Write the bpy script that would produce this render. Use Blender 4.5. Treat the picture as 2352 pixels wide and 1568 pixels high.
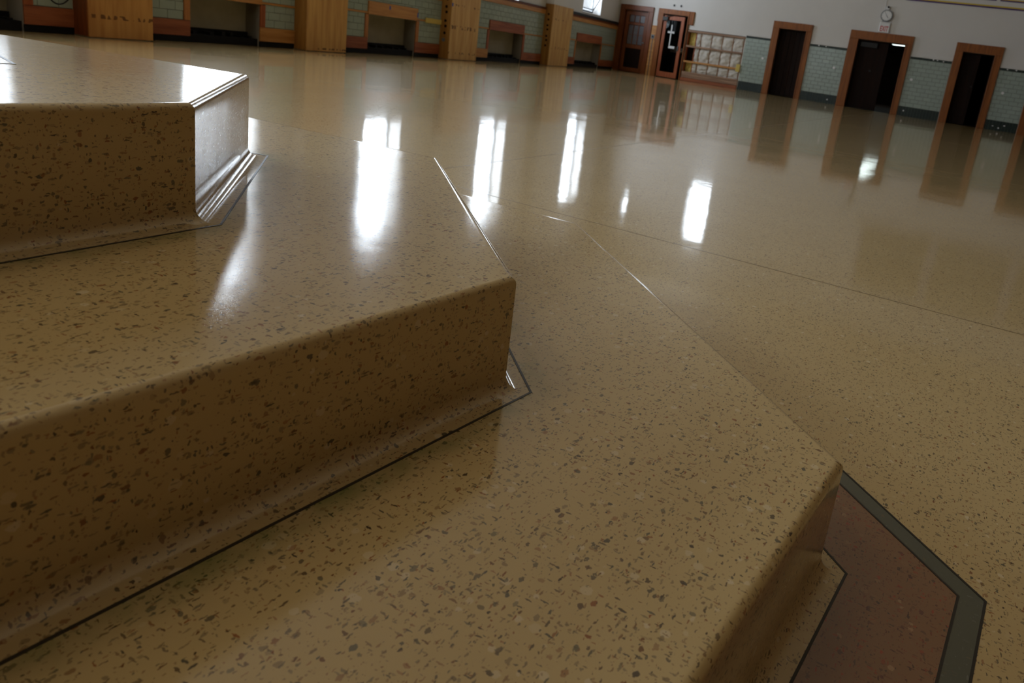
import bpy, bmesh, math, random
from mathutils import Vector, Matrix
from mathutils.geometry import tessellate_polygon
random.seed(7)
SC = bpy.context.scene
for o in list(bpy.data.objects): bpy.data.objects.remove(o)
COL = SC.collection

# ---------------------------------------------------------------- camera
H = 0.6658
cd = bpy.data.cameras.new('camera'); cam = bpy.data.objects.new('camera', cd); COL.objects.link(cam)
cd.sensor_width = 36; cd.lens = 36 * 1596.0 / 2352
cd.shift_x = -226.3 / 2352; cd.shift_y = -272.7 / 2352
cd.clip_start = 0.02; cd.clip_end = 300
X = Vector((0.882, 0.449, 0.140)).normalized(); Y = Vector((-0.232, 0.156, 0.960))
Y = (Y - X * Y.dot(X)).normalized(); Z = X.cross(Y)
cam.matrix_world = Matrix(((X.x, Y.x, Z.x, 0), (X.y, Y.y, Z.y, 0), (X.z, Y.z, Z.z, H), (0, 0, 0, 1)))
cd.dof.use_dof = True; cd.dof.focus_distance = 1.15; cd.dof.aperture_fstop = 9.0
SC.camera = cam

# ---------------------------------------------------------------- sky, exposure
wd = bpy.data.worlds.new('sky'); SC.world = wd; wd.use_nodes = True
nt = wd.node_tree; nt.nodes.clear()
wo = nt.nodes.new('ShaderNodeOutputWorld'); bg = nt.nodes.new('ShaderNodeBackground')
tc = nt.nodes.new('ShaderNodeTexCoord'); sp = nt.nodes.new('ShaderNodeSeparateXYZ'); cr = nt.nodes.new('ShaderNodeValToRGB')
nt.links.new(tc.outputs['Generated'], sp.inputs[0]); nt.links.new(sp.outputs['Z'], cr.inputs[0])
cr.color_ramp.elements[0].position = 0.0; cr.color_ramp.elements[0].color = (0.80, 0.90, 1.0, 1)
cr.color_ramp.elements[1].position = 0.9; cr.color_ramp.elements[1].color = (0.50, 0.70, 1.0, 1)
nt.links.new(cr.outputs[0], bg.inputs[0]); bg.inputs[1].default_value = 3.0; wd.cycles.sampling_method = 'NONE'
nt.links.new(bg.outputs[0], wo.inputs[0])
SC.view_settings.view_transform = 'Standard'; SC.view_settings.look = 'None'
SC.view_settings.gamma = 1.0; SC.view_settings.use_curve_mapping = False
SC.view_settings.exposure = 0.0
try:
    SC.cycles.use_denoising = True
    SC.cycles.max_bounces = 7; SC.cycles.diffuse_bounces = 4; SC.cycles.glossy_bounces = 3
    SC.cycles.adaptive_threshold = 0.035
    SC.cycles.transparent_max_bounces = 8
    SC.cycles.sample_clamp_indirect = 6
    SC.cycles.caustics_reflective = False; SC.cycles.caustics_refractive = False
except Exception: pass

# daylight standing outside each window: (centre along the wall, centre height, width, height); placed by daylight() once the walls exist
SKY_RADIANCE = 13.5; LFLIP = math.pi
def daylight(w, h, matrix):
    la = bpy.data.lights.new('window_daylight', 'AREA'); la.shape = 'RECTANGLE'; la.size = w; la.size_y = h
    la.color = (0.80, 0.90, 1.0); la.energy = SKY_RADIANCE * math.pi * w * h
    lo = bpy.data.objects.new('window_daylight', la); COL.objects.link(lo); lo.matrix_world = matrix; return lo

for lx, ly in ((-3.2, -2.2), (-5.5, -4.5)):          # warm fill lights added behind the camera to balance the foreground
    la = bpy.data.lights.new('fill_light', 'AREA'); la.size = 1.2; la.color = (1.0, .86, .66); la.energy = 27
    lo = bpy.data.objects.new('fill_light', la); COL.objects.link(lo); lo.location = (lx, ly, 6.1)

# ---------------------------------------------------------------- materials
def srgb(r, g, b):
    f = lambda c: (c / 255 / 12.92) if c / 255 <= 0.04045 else ((c / 255 + 0.055) / 1.055) ** 2.4
    return (f(r), f(g), f(b), 1)
class NT:
    def __init__(s, name, rough=0.5, spec=0.5, col=(.5, .5, .5, 1)):
        s.m = bpy.data.materials.new(name); s.m.use_nodes = True; s.t = s.m.node_tree
        s.b = s.t.nodes['Principled BSDF']; s.b.inputs['Roughness'].default_value = rough
        s.b.inputs['Specular IOR Level'].default_value = spec; s.b.inputs['Base Color'].default_value = col
        s.co = None
    def n(s, t, **k):
        x = s.t.nodes.new(t)
        for a, v in k.items(): setattr(x, a, v)
        return x
    def l(s, a, b): s.t.links.new(a, b)
    def coords(s, which='Object'):
        if not s.co: s.co = s.n('ShaderNodeTexCoord')
        return s.co.outputs[which]
    def pos(s): return s.n('ShaderNodeNewGeometry').outputs['Position']
    def mapping(s, v, scale=(1, 1, 1), rot=(0, 0, 0)):
        m = s.n('ShaderNodeMapping'); s.l(v, m.inputs[0]); m.inputs['Scale'].default_value = scale; m.inputs['Rotation'].default_value = rot
        return m.outputs[0]
    def noise(s, v, scale, detail=2, rough=.5, out='Fac'):
        x = s.n('ShaderNodeTexNoise'); s.l(v, x.inputs['Vector']); x.inputs['Scale'].default_value = scale
        x.inputs['Detail'].default_value = detail; x.inputs['Roughness'].default_value = rough; return x.outputs[out]
    def math(s, op, a, b=None, c=None):
        x = s.n('ShaderNodeMath', operation=op)
        for i, v in enumerate((a, b, c)):
            if v is None: continue
            if isinstance(v, (int, float)): x.inputs[i].default_value = v
            else: s.l(v, x.inputs[i])
        return x.outputs[0]
    def step(s, v, lo, hi):
        x = s.n('ShaderNodeMapRange'); x.interpolation_type = 'SMOOTHSTEP'
        s.l(v, x.inputs[0]); x.inputs[1].default_value = lo; x.inputs[2].default_value = hi; return x.outputs[0]
    def mix(s, fac, a, b, blend='MIX'):
        x = s.n('ShaderNodeMix', data_type='RGBA', blend_type=blend)
        for i, v in ((0, fac), (6, a), (7, b)):
            if isinstance(v, (int, float)): x.inputs[i].default_value = v
            elif isinstance(v, tuple): x.inputs[i].default_value = v
            else: s.l(v, x.inputs[i])
        return x.outputs[2]
    def ramp(s, v, stops, interp='LINEAR'):
        x = s.n('ShaderNodeValToRGB'); x.color_ramp.interpolation = interp; e = x.color_ramp.elements
        while len(e) < len(stops): e.new(0.5)
        for i, (p, c) in enumerate(stops): e[i].position = p; e[i].color = c
        s.l(v, x.inputs[0]); return x.outputs[0]
    def bump(s, h, strength=.2, dist=.001, normal=None):
        x = s.n('ShaderNodeBump'); x.inputs['Strength'].default_value = strength; x.inputs['Distance'].default_value = dist
        s.l(h, x.inputs['Height'])
        if normal: s.l(normal, x.inputs['Normal'])
        return x.outputs[0]
    def col(s, c): s.l(c, s.b.inputs['Base Color'])
    def nrm(s, c): s.l(c, s.b.inputs['Normal'])

def terrazzo(name, base, base2, chipA, chipB, chipC, white, rough=.09, peel=.25, dens=1.0, wave=.0, whites=.5, spec=.5):
    t = NT(name, .38, spec * .45); P = t.pos(); t.b.inputs['Coat Weight'].default_value = 1.0; t.b.inputs['Coat Roughness'].default_value = rough; t.b.inputs['Coat IOR'].default_value = 1.62
    wn = t.noise(P, 260, 1, .5, 'Color')
    wv = t.n('ShaderNodeVectorMath', operation='MULTIPLY_ADD'); t.l(wn, wv.inputs[0]); wv.inputs[1].default_value = (.0035,) * 3; t.l(P, wv.inputs[2])
    W = wv.outputs[0]
    c = t.mix(t.noise(P, 3.0, 3, .6), base, base2); chipO = tuple(a * b for a, b in zip(chipB, (1.7, 1.15, .75, 1)))
    # pale milky pebbles
    def chips(src, scale, frac, rmin, rmax, smooth=.0006, edge=True):
        v = t.n('ShaderNodeTexVoronoi', feature='F1', distance='EUCLIDEAN'); t.l(src, v.inputs['Vector']); v.inputs['Scale'].default_value = scale
        sc = t.n('ShaderNodeSeparateColor'); t.l(v.outputs['Color'], sc.inputs[0])
        sel = t.math('LESS_THAN', sc.outputs[0], frac)
        rad = t.n('ShaderNodeMapRange'); t.l(sc.outputs[1], rad.inputs[0]); rad.inputs[3].default_value = rmin; rad.inputs[4].default_value = rmax
        ins = t.step(t.math('SUBTRACT', rad.outputs[0], v.outputs['Distance']), -.02, .05)
        return t.math('MULTIPLY', ins, sel), sc.outputs[2]
    m, r = chips(W, 62, .30 * whites * 2, .12, .40)
    c = t.mix(t.math('MULTIPLY', m, t.math('MULTIPLY', r, .48)), c, white)
    for i, (rot, scl, s0, fr, rr) in enumerate((((.3, .5, .2), (1, 3.6, 1.6), 80, .30, .40), ((1.1, .2, 1.3), (3.8, 1, 1.8), 80, .30, .40), ((.7, 1.4, 2.2), (1.5, 1, 3.8), 80, .30, .40), ((2.2, 1.0, .6), (1, 1.5, 1.1), 88, .16, .38), ((.2, 2.0, 1.6), (2.0, 1, 1.3), 150, .30, .40))):
        m, r = chips(t.mapping(W, scl, rot), s0, fr * dens, .08, rr)
        r2 = t.math('FRACT', t.math('MULTIPLY', r, 7.31)); cc = t.ramp(r2, [(0, chipA), (.30, chipC), (.52, chipB), (.72, chipO), (.80, tuple(.45 * a + .55 * b for a, b in zip(chipC, base))), (1, chipA)])
        c = t.mix(t.math('MULTIPLY', m, t.math('MULTIPLY_ADD', r, -.5, .95)), c, cc)
    m, r = chips(W, 300, .10 * dens, .2, .45)
    c = t.mix(t.math('MULTIPLY', m, .45), c, chipB)
    a = t.n('ShaderNodeAttribute'); a.attribute_name = 'stain'
    st = t.math('MULTIPLY', a.outputs['Fac'], t.step(t.noise(P, 22, 3), .3, .75))
    c = t.mix(t.math('MULTIPLY', st, .75), c, srgb(104, 120, 60))
    t.col(c)
    pe = t.noise(P, 900, 1, .5)
    nb = t.bump(pe, peel, .0002)
    if wave:
        ln = t.noise(P, 1.3, 1, .5); nb = t.bump(ln, wave * .5, .02, nb)
        ln = t.noise(P, 7, 2, .5); nb = t.bump(ln, wave * .6, .003, nb)
    t.nrm(nb); t.l(nb, t.b.inputs['Coat Normal']); return t.m
CREAM = srgb(190, 163, 111); CREAM2 = srgb(202, 177, 127)
BR1, BR2, BR3 = srgb(66, 46, 30), srgb(112, 74, 40), srgb(92, 88, 72)
M = {}
M['terrazzo_step'] = terrazzo('terrazzo_step', CREAM, CREAM2, BR1, BR2, BR3, srgb(226, 212, 182), .06, .22, 1.45, wave=.30, spec=.12)
M['terrazzo_floor'] = terrazzo('terrazzo_floor', CREAM, CREAM2, BR1, BR2, BR3, srgb(226, 212, 182), .055, .05, 1.3, wave=.26, spec=.14)
M['terrazzo_red'] = terrazzo('terrazzo_red', srgb(140, 104, 70), srgb(128, 86, 56), srgb(96, 42, 26), srgb(124, 54, 34), srgb(60, 48, 38), srgb(190, 150, 110), .1, .05, 1.6, wave=.2, whites=.35)
M['terrazzo_green'] = terrazzo('terrazzo_green', srgb(74, 76, 64), srgb(82, 84, 70), srgb(64, 66, 60), srgb(76, 80, 72), srgb(104, 106, 96), srgb(170, 172, 160), .1, .05, .6, wave=.2, whites=.15)

def plain(name, c, rough=.6, spec=.3, var=.06, scale=2.5, bump=0, bscale=80, metal=0):
    t = NT(name, rough, spec); P = t.coords()
    d = tuple(x * (1 - var * 2.5) for x in c[:3]) + (1,)
    t.col(t.mix(t.noise(P, scale, 4, .6), c, d)); t.b.inputs['Metallic'].default_value = metal
    if bump: t.nrm(t.bump(t.noise(P, bscale, 3), bump, .002))
    return t.m
def wood(name, c1, c2, rough=.45, axis='Z', scale=1.0, spec=.4):
    t = NT(name, rough, spec); P = t.coords()
    s = {'Z': (22, 22, 1.6), 'X': (1.6, 22, 22)}[axis]
    g = t.noise(t.mapping(P, tuple(v * scale for v in s)), 1.0, 5, .6)
    t.col(t.mix(t.step(g, .3, .7), c1, c2)); t.nrm(t.bump(g, .15, .002)); return t.m
def plyboard(name, c1, c2, bands):
    t = NT(name, .55, .3); P = t.coords()
    g = t.noise(t.mapping(P, (14, 14, 1.2)), 1.0, 4, .55)
    c = t.mix(t.step(g, .25, .75), c1, c2)
    sx = t.n('ShaderNodeSeparateXYZ'); t.l(P, sx.inputs[0])
    sp_ = t.noise(t.mapping(P, (17, 17, 9)), 1.0, 1, .4)
    for z, w, thr in bands:
        d = t.math('ABSOLUTE', t.math('SUBTRACT', sx.outputs[2], z))
        band = t.math('SUBTRACT', 1.0, t.step(d, w * .5, w))
        blob = t.step(t.math('MULTIPLY', band, sp_), thr, thr + .06)
        c = t.mix(t.math('MULTIPLY', blob, .75), c, srgb(70, 34, 16))
    t.col(c); t.nrm(t.bump(g, .1, .002)); return t.m
def tilemat(name, c1, c2, rough=.22):
    t = NT(name, rough, .5); oi = t.n('ShaderNodeObjectInfo'); P = t.pos()
    t.col(t.mix(t.math('MULTIPLY_ADD', t.noise(P, 1.7, 3), .6, t.math('MULTIPLY', oi.outputs['Random'], .4)), c1, c2))
    t.nrm(t.bump(t.noise(P, 12, 2), .12, .004)); return t.m
M['plaster'] = plain('painted_plaster', srgb(212, 210, 208), .75, .2, .05, 1.2, .1)
M['ceiling'] = plain('ceiling_paint', srgb(232, 222, 204), .8, .2)
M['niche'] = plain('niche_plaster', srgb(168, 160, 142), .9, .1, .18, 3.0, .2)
M['dull_black'] = plain('flat_black', srgb(24, 23, 22), .7, .2, .2, 6)
M['wall_panel'] = wood('dark_wall_panelling', srgb(110, 78, 52), srgb(90, 62, 40), .6)  # unseen walls, made dark to cut bounce light on the risers
M['dark_room'] = plain('dark_room_shade', srgb(34, 23, 17), .8, .05)  # near-black, puts the darkness of rooms and wall recess into the colour
M['tile'] = tilemat('pale_green_tile', srgb(160, 173, 166), srgb(144, 158, 151))
M['grout'] = plain('grout', srgb(118, 124, 114), .9, .1)
M['green_tile'] = tilemat('dark_green_tile', srgb(14, 32, 29), srgb(20, 42, 37), .45)
M['slate'] = plain('slate_cap', srgb(38, 42, 44), .5, .3)
M['door_wood'] = wood('stained_door_wood', srgb(144, 84, 30), srgb(114, 62, 20), .5)
M['door_dark'] = wood('dark_door_wood', srgb(124, 66, 28), srgb(96, 48, 20), .4)
M['leaf_dark'] = wood('brown_black_door_wood', srgb(34, 18, 10), srgb(22, 12, 8), .7, spec=.15)
M['trim_wood'] = wood('bare_trim_wood', srgb(192, 140, 82), srgb(166, 112, 58), .5, 'X')
M['stile_wood'] = wood('stile_wood', srgb(176, 118, 66), srgb(152, 94, 48), .5, 'Z')
M['red_wood'] = wood('reddish_board', srgb(158, 92, 58), srgb(128, 66, 40), .5, 'X')
M['red_stile'] = wood('reddish_stile', srgb(158, 86, 48), srgb(132, 66, 36), .5, 'Z')
M['batten'] = wood('weathered_batten', srgb(158, 128, 106), srgb(128, 98, 78), .7, 'X')
M['batten_v'] = wood('weathered_stud', srgb(150, 116, 92), srgb(112, 84, 62), .7, 'Z')
M['ply1'] = plyboard('plywood_a', srgb(196, 146, 82), srgb(166, 114, 60), [(.225, .036, .50)])
M['ply2'] = plyboard('plywood_b', srgb(206, 162, 98), srgb(176, 128, 70), [(.045, .022, .52)])
M['ply3'] = plyboard('plywood_c', srgb(214, 176, 118), srgb(190, 146, 88), [(.62, .06, .50), (.13, .035, .54), (1.03, .03, .58)])
M['ply4'] = plyboard('plywood_d', srgb(206, 166, 104), srgb(180, 134, 78), [(.45, .05, .56), (1.15, .04, .60)])
M['ply_side'] = plyboard('plywood_side', srgb(170, 124, 62), srgb(140, 96, 44), [])
M['zinc'] = plain('zinc_strip', srgb(62, 56, 46), .4, .4, .1, 20, metal=.15)
M['dark_strip'] = plain('dark_divider', srgb(46, 40, 34), .35, .5, .1)
M['joint'] = plain('floor_joint', srgb(120, 98, 64), .3, .5, .1)
M['white_paint'] = plain('white_gloss', srgb(225, 226, 228), .4, .4)
M['black'] = plain('black_plastic', srgb(18, 18, 18), .5, .4)
M['grey_metal'] = plain('grey_metal', srgb(120, 124, 128), .4, .5, metal=.5)
M['red_paint'] = plain('exit_red', srgb(200, 50, 60), .5, .3)
M['purple'] = plain('purple_paint', srgb(72, 44, 110), .5, .3)
M['yellow'] = plain('yellow_paint', srgb(206, 180, 70), .5, .3)
M['foam'] = plain('yellow_foam', srgb(214, 192, 112), .9, .1, .1, 30, .4)
M['insul'] = plain('white_insulation', srgb(222, 216, 208), .9, .1, .16, 14, .8, 40)
M['blue_tape'] = plain('blue_tape', srgb(84, 96, 170), .6, .2)
M['yellowgreen'] = plain('yellow_plastic', srgb(188, 174, 44), .5, .3)
def glass(name, tint=(1, 1, 1, 1), refl=.08):
    m = bpy.data.materials.new(name); m.use_nodes = True; t = m.node_tree; t.nodes.clear()
    o = t.nodes.new('ShaderNodeOutputMaterial'); mx = t.nodes.new('ShaderNodeMixShader'); a = t.nodes.new('ShaderNodeBsdfTransparent'); g = t.nodes.new('ShaderNodeBsdfGlossy')
    a.inputs[0].default_value = tint; g.inputs['Roughness'].default_value = .03; mx.inputs[0].default_value = refl
    t.links.new(a.outputs[0], mx.inputs[1]); t.links.new(g.outputs[0], mx.inputs[2]); t.links.new(mx.outputs[0], o.inputs[0]); return m
M['glass'] = glass('window_glass'); M['door_glass'] = glass('door_glass', (.6, .6, .6, 1), .012)
M['frost'] = plain('obscured_glass', srgb(120, 118, 124), .25, .5, .2, 9)
def emis(name, c, s):
    m = bpy.data.materials.new(name); m.use_nodes = True; b = m.node_tree.nodes['Principled BSDF']
    b.inputs['Emission Color'].default_value = c; b.inputs['Emission Strength'].default_value = s; b.inputs['Base Color'].default_value = (.8, .8, .8, 1); return m
M['lamp'] = emis('fluorescent_diffuser', (.85, 1, .97, 1), 2.2)

# ---------------------------------------------------------------- helpers
def setp(o, label=None, cat=None, group=None, kind=None):
    if label: o['label'] = label
    if cat: o['category'] = cat
    if group: o['group'] = group
    if kind: o['kind'] = kind
    return o
def link(name, mesh, mat, parent=None):
    o = bpy.data.objects.new(name, mesh); COL.objects.link(o)
    if mat is not None and not mesh.materials: mesh.materials.append(mat)
    if parent: o.parent = parent
    return o
def mk(name, verts, faces, mat, parent=None, smooth=False):
    me = bpy.data.meshes.new(name); me.from_pydata([tuple(v) for v in verts], [], faces); me.update()
    if smooth:
        for p in me.polygons: p.use_smooth = True
    return link(name, me, mat, parent)
def empty(name, loc=(0, 0, 0), rz=0, label=None, cat=None, group=None, kind=None):
    o = bpy.data.objects.new(name, None); COL.objects.link(o); o.location = loc; o.rotation_euler = (0, 0, rz); o.empty_display_size = .1
    return setp(o, label, cat, group, kind)
BF = [(0, 3, 2, 1), (4, 5, 6, 7), (0, 1, 5, 4), (1, 2, 6, 5), (2, 3, 7, 6), (3, 0, 4, 7)]
def bxv(x0, x1, y0, y1, z0, z1):
    return [(x0, y0, z0), (x1, y0, z0), (x1, y1, z0), (x0, y1, z0), (x0, y0, z1), (x1, y0, z1), (x1, y1, z1), (x0, y1, z1)]
def bevel_obj_mesh(me, w, seg=1):
    bm = bmesh.new(); bm.from_mesh(me); bmesh.ops.bevel(bm, geom=bm.edges[:], offset=w, segments=seg, affect='EDGES', profile=.5); bm.to_mesh(me); bm.free(); me.update()
# boxes in "wall coordinates": a = along the wall, n = out of the wall into the room, z = up ; local y = -n
def wbox(name, a0, a1, n0, n1, z0, z1, mat, parent=None, bev=0.0):
    o = mk(name, bxv(a0, a1, -n1, -n0, z0, z1), BF, mat, parent)
    if bev: bevel_obj_mesh(o.data, bev)
    return o
class MB:
    def __init__(s): s.v = []; s.f = []
    def box(s, a0, a1, n0, n1, z0, z1):
        k = len(s.v); s.v += bxv(a0, a1, -n1, -n0, z0, z1); s.f += [tuple(i + k for i in f) for f in BF]; return s
    def quad(s, p):
        k = len(s.v); s.v += p; s.f.append((k, k + 1, k + 2, k + 3)); return s
    def build(s, name, mat, parent=None): return mk(name, s.v, s.f, mat, parent)
def cyl_bm(r, d, seg=24, r2=None):
    bm = bmesh.new(); bmesh.ops.create_cone(bm, cap_ends=True, segments=seg, radius1=r, radius2=r if r2 is None else r2, depth=d); return bm
def disc(name, a, n, z, r, d, mat, parent=None, seg=24, bev=0):   # short cylinder whose axis is the wall normal
    bm = cyl_bm(r, d, seg)
    if bev: bmesh.ops.bevel(bm, geom=[e for e in bm.edges if e.calc_face_angle(0) > 1], offset=bev, segments=2, affect='EDGES')
    bmesh.ops.transform(bm, matrix=Matrix.Translation((a, -n, z)) @ Matrix.Rotation(math.pi / 2, 4, 'X'), verts=bm.verts)
    me = bpy.data.meshes.new(name); bm.to_mesh(me); bm.free(); return link(name, me, mat, parent)
def tube(name, pts, r, mat, parent=None, seg=8):
    V = []; F = []; pts = [Vector(p) for p in pts]; n = len(pts)
    for i, p in enumerate(pts):
        t = (pts[min(i + 1, n - 1)] - pts[max(i - 1, 0)]).normalized(); u = t.cross(Vector((0.3, .2, 1)) if abs(t.z) < .9 else Vector((1, 0, 0))).normalized(); w = t.cross(u)
        for k in range(seg):
            a = 2 * math.pi * k / seg; V.append(p + r * (math.cos(a) * u + math.sin(a) * w))
    for i in range(n - 1):
        for k in range(seg): F.append((i * seg + k, i * seg + (k + 1) % seg, (i + 1) * seg + (k + 1) % seg, (i + 1) * seg + k))
    F.append(tuple(range(seg))[::-1]); F.append(tuple((n - 1) * seg + k for k in range(seg)))
    return mk(name, V, F, mat, parent, True)
def holed_wall(name, a0, a1, z0, z1, thick, holes, mat, parent=None):
    xs = sorted(set([a0, a1] + [v for h in holes for v in h[:2] if a0 < v < a1])); zs = sorted(set([z0, z1] + [v for h in holes for v in h[2:] if z0 < v < z1]))
    solid = lambda i, j: 0 <= i < len(xs) - 1 and 0 <= j < len(zs) - 1 and not any(h[0] < (xs[i] + xs[i + 1]) / 2 < h[1] and h[2] < (zs[j] + zs[j + 1]) / 2 < h[3] for h in holes)
    m = MB()
    for i in range(len(xs) - 1):
        for j in range(len(zs) - 1):
            if not solid(i, j): continue
            A, B, C, D = xs[i], xs[i + 1], zs[j], zs[j + 1]; t = thick
            m.quad([(A, 0, C), (B, 0, C), (B, 0, D), (A, 0, D)]); m.quad([(B, t, C), (A, t, C), (A, t, D), (B, t, D)])
            if not solid(i - 1, j): m.quad([(A, t, C), (A, 0, C), (A, 0, D), (A, t, D)])
            if not solid(i + 1, j): m.quad([(B, 0, C), (B, t, C), (B, t, D), (B, 0, D)])
            if not solid(i, j - 1): m.quad([(A, t, C), (B, t, C), (B, 0, C), (A, 0, C)])
            if not solid(i, j + 1): m.quad([(A, 0, D), (B, 0, D), (B, t, D), (A, t, D)])
    return m.build(name, mat, parent)

# ---------------------------------------------------------------- polygons of the platform
def norm_out(p, q):
    d = (Vector(q) - Vector(p)).normalized(); return Vector((d.y, -d.x))
def offset_poly(P, o):
    n = len(P); R = []
    for i in range(n):
        a, b, c = Vector(P[i - 1]), Vector(P[i]), Vector(P[(i + 1) % n])
        n1, n2 = norm_out(a, b), norm_out(b, c); m = (n1 + n2); m *= 1 / (1 + n1.dot(n2)); R.append(b + m * o)
    return R
CEN = Vector((-1.63, .33))
def octo(N1, N2, K1, K2):
    h = [Vector(v) for v in (N1, N2, K1, K2)]; P = h + [2 * CEN - v for v in h]
    return P
PA = octo((-.935, .02), (-.945, .617), (-1.301, .963), (-1.97, .762))
PB = octo((-.600, -.12), (-.494, .782), (-1.134, 1.364), (-2.00, 1.275))
PC = octo((-.174, -.25), (-.030, .921), (-.897, 1.710), (-2.20, 1.645))
HS = .17; SO = .033; SW = .0036      # step height, strip offset, strip width

# ---------------------------------------------------------------- floor
XL, XR, YB, YF, ZC = -12.5, 8.0, -7.0, 20.6, 6.2
def flat_ring(polyO, polyI, z, name, mat, parent, stain=None):
    V = []; F = []; n = len(polyI)
    for p in polyI: V.append((p[0], p[1], z))
    for p in polyO: V.append((p[0], p[1], z))
    for i in range(n): j = (i + 1) % n; F.append((i, n + i, n + j, j))
    return V, F
def flat_mesh(name, loops, z, mat, parent=None, stain_ring=None, raise_=0.0):
    """filled loops[0] minus loops[1:], plus an optional (inner, outer) ring carrying the stain attribute"""
    V = []; F = []; S = []
    for lp in loops:
        V += [(p[0], p[1], z) for p in lp]; S += [0.0] * len(lp)
    for t in tessellate_polygon([[Vector((p[0], p[1], 0)) for p in lp] for lp in loops]): F.append(tuple(t))
    if stain_ring:
        I, O = stain_ring; k = len(V); n = len(I)
        V += [(p[0], p[1], z) for p in I] + [(p[0], p[1], z) for p in O]; S += [1.0] * n + [0.0] * n
        for i in range(n): j = (i + 1) % n; F.append((k + i, k + n + i, k + n + j, k + j))
    me = bpy.data.meshes.new(name); me.from_pydata(V, [], F); me.update()
    bm = bmesh.new(); bm.from_mesh(me); bmesh.ops.recalc_face_normals(bm, faces=bm.faces)
    for f in bm.faces:
        if f.normal.z < 0: f.normal_flip()
    bm.to_mesh(me); bm.free()
    at = me.attributes.new('stain', 'FLOAT', 'POINT')
    for i, s in enumerate(S): at.data[i].value = s
    return link(name, me, mat, parent)
def strip_ring(name, poly, o, w, z, mat, parent, up=.0006):
    I = offset_poly(poly, o); O = offset_poly(poly, o + w); n = len(I); V = []; F = []
    for P, zz in ((I, z - .002), (I, z + up), (O, z + up), (O, z - .002)): V += [(p[0], p[1], zz) for p in P]
    for i in range(n):
        j = (i + 1) % n
        for r in range(3): F.append((r * n + i, r * n + j, (r + 1) * n + j, (r + 1) * n + i)[::-1])
    return mk(name, V, F, mat, parent)
O1, O2 = .172, .205
outer = [Vector((XL, YB)), Vector((XR, YB)), Vector((XR, YF)), Vector((XL, YF))]
floor = flat_mesh('floor', [outer, offset_poly(PC, O2)[::-1]], 0, M['terrazzo_floor'])
setp(floor, 'wide polished cream terrazzo floor of the hall with brown chips', None, None, 'structure')
flat_mesh('red_terrazzo_band', [offset_poly(PC, O1), offset_poly(PC, SO)[::-1]], 0, M['terrazzo_red'], floor)['label'] = 'reddish brown terrazzo band around the platform'
flat_mesh('green_terrazzo_band', [offset_poly(PC, O2), offset_poly(PC, O1)[::-1]], 0, M['terrazzo_green'], floor)['label'] = 'narrow dark grey-green terrazzo border band'
strip_ring('divider_strip', PC, O1 - .0018, SW, 0, M['dark_strip'], floor)
strip_ring('divider_strip', PC, O2 - .0018, SW, 0, M['dark_strip'], floor)
def joint(x0, y0, x1, y1, w=.004):
    d = Vector((x1 - x0, y1 - y0)).normalized() * 1; n = Vector((-d.y, d.x)) * w / 2
    V = [(x0 + n.x, y0 + n.y, .0005), (x0 - n.x, y0 - n.y, .0005), (x1 - n.x, y1 - n.y, .0005), (x1 + n.x, y1 + n.y, .0005)]
    V += [(a, b, -.002) for a, b, c in V]
    mk('floor_joint', V, [(0, 1, 2, 3), (0, 4, 5, 1), (1, 5, 6, 2), (2, 6, 7, 3), (3, 7, 4, 0)], M['joint'], floor)
joint(-8.2, 2.28, 8.0, 2.47)
joint(-2.12, 2.40, -2.06, 20.4)
joint(-8.6, 7.0, 8.0, 7.15); joint(-9.0, 11.7, 8.0, 11.8); joint(2.6, 2.5, 2.7, 20.4); joint(-6.6, 2.4, -6.5, 20.4)

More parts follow.
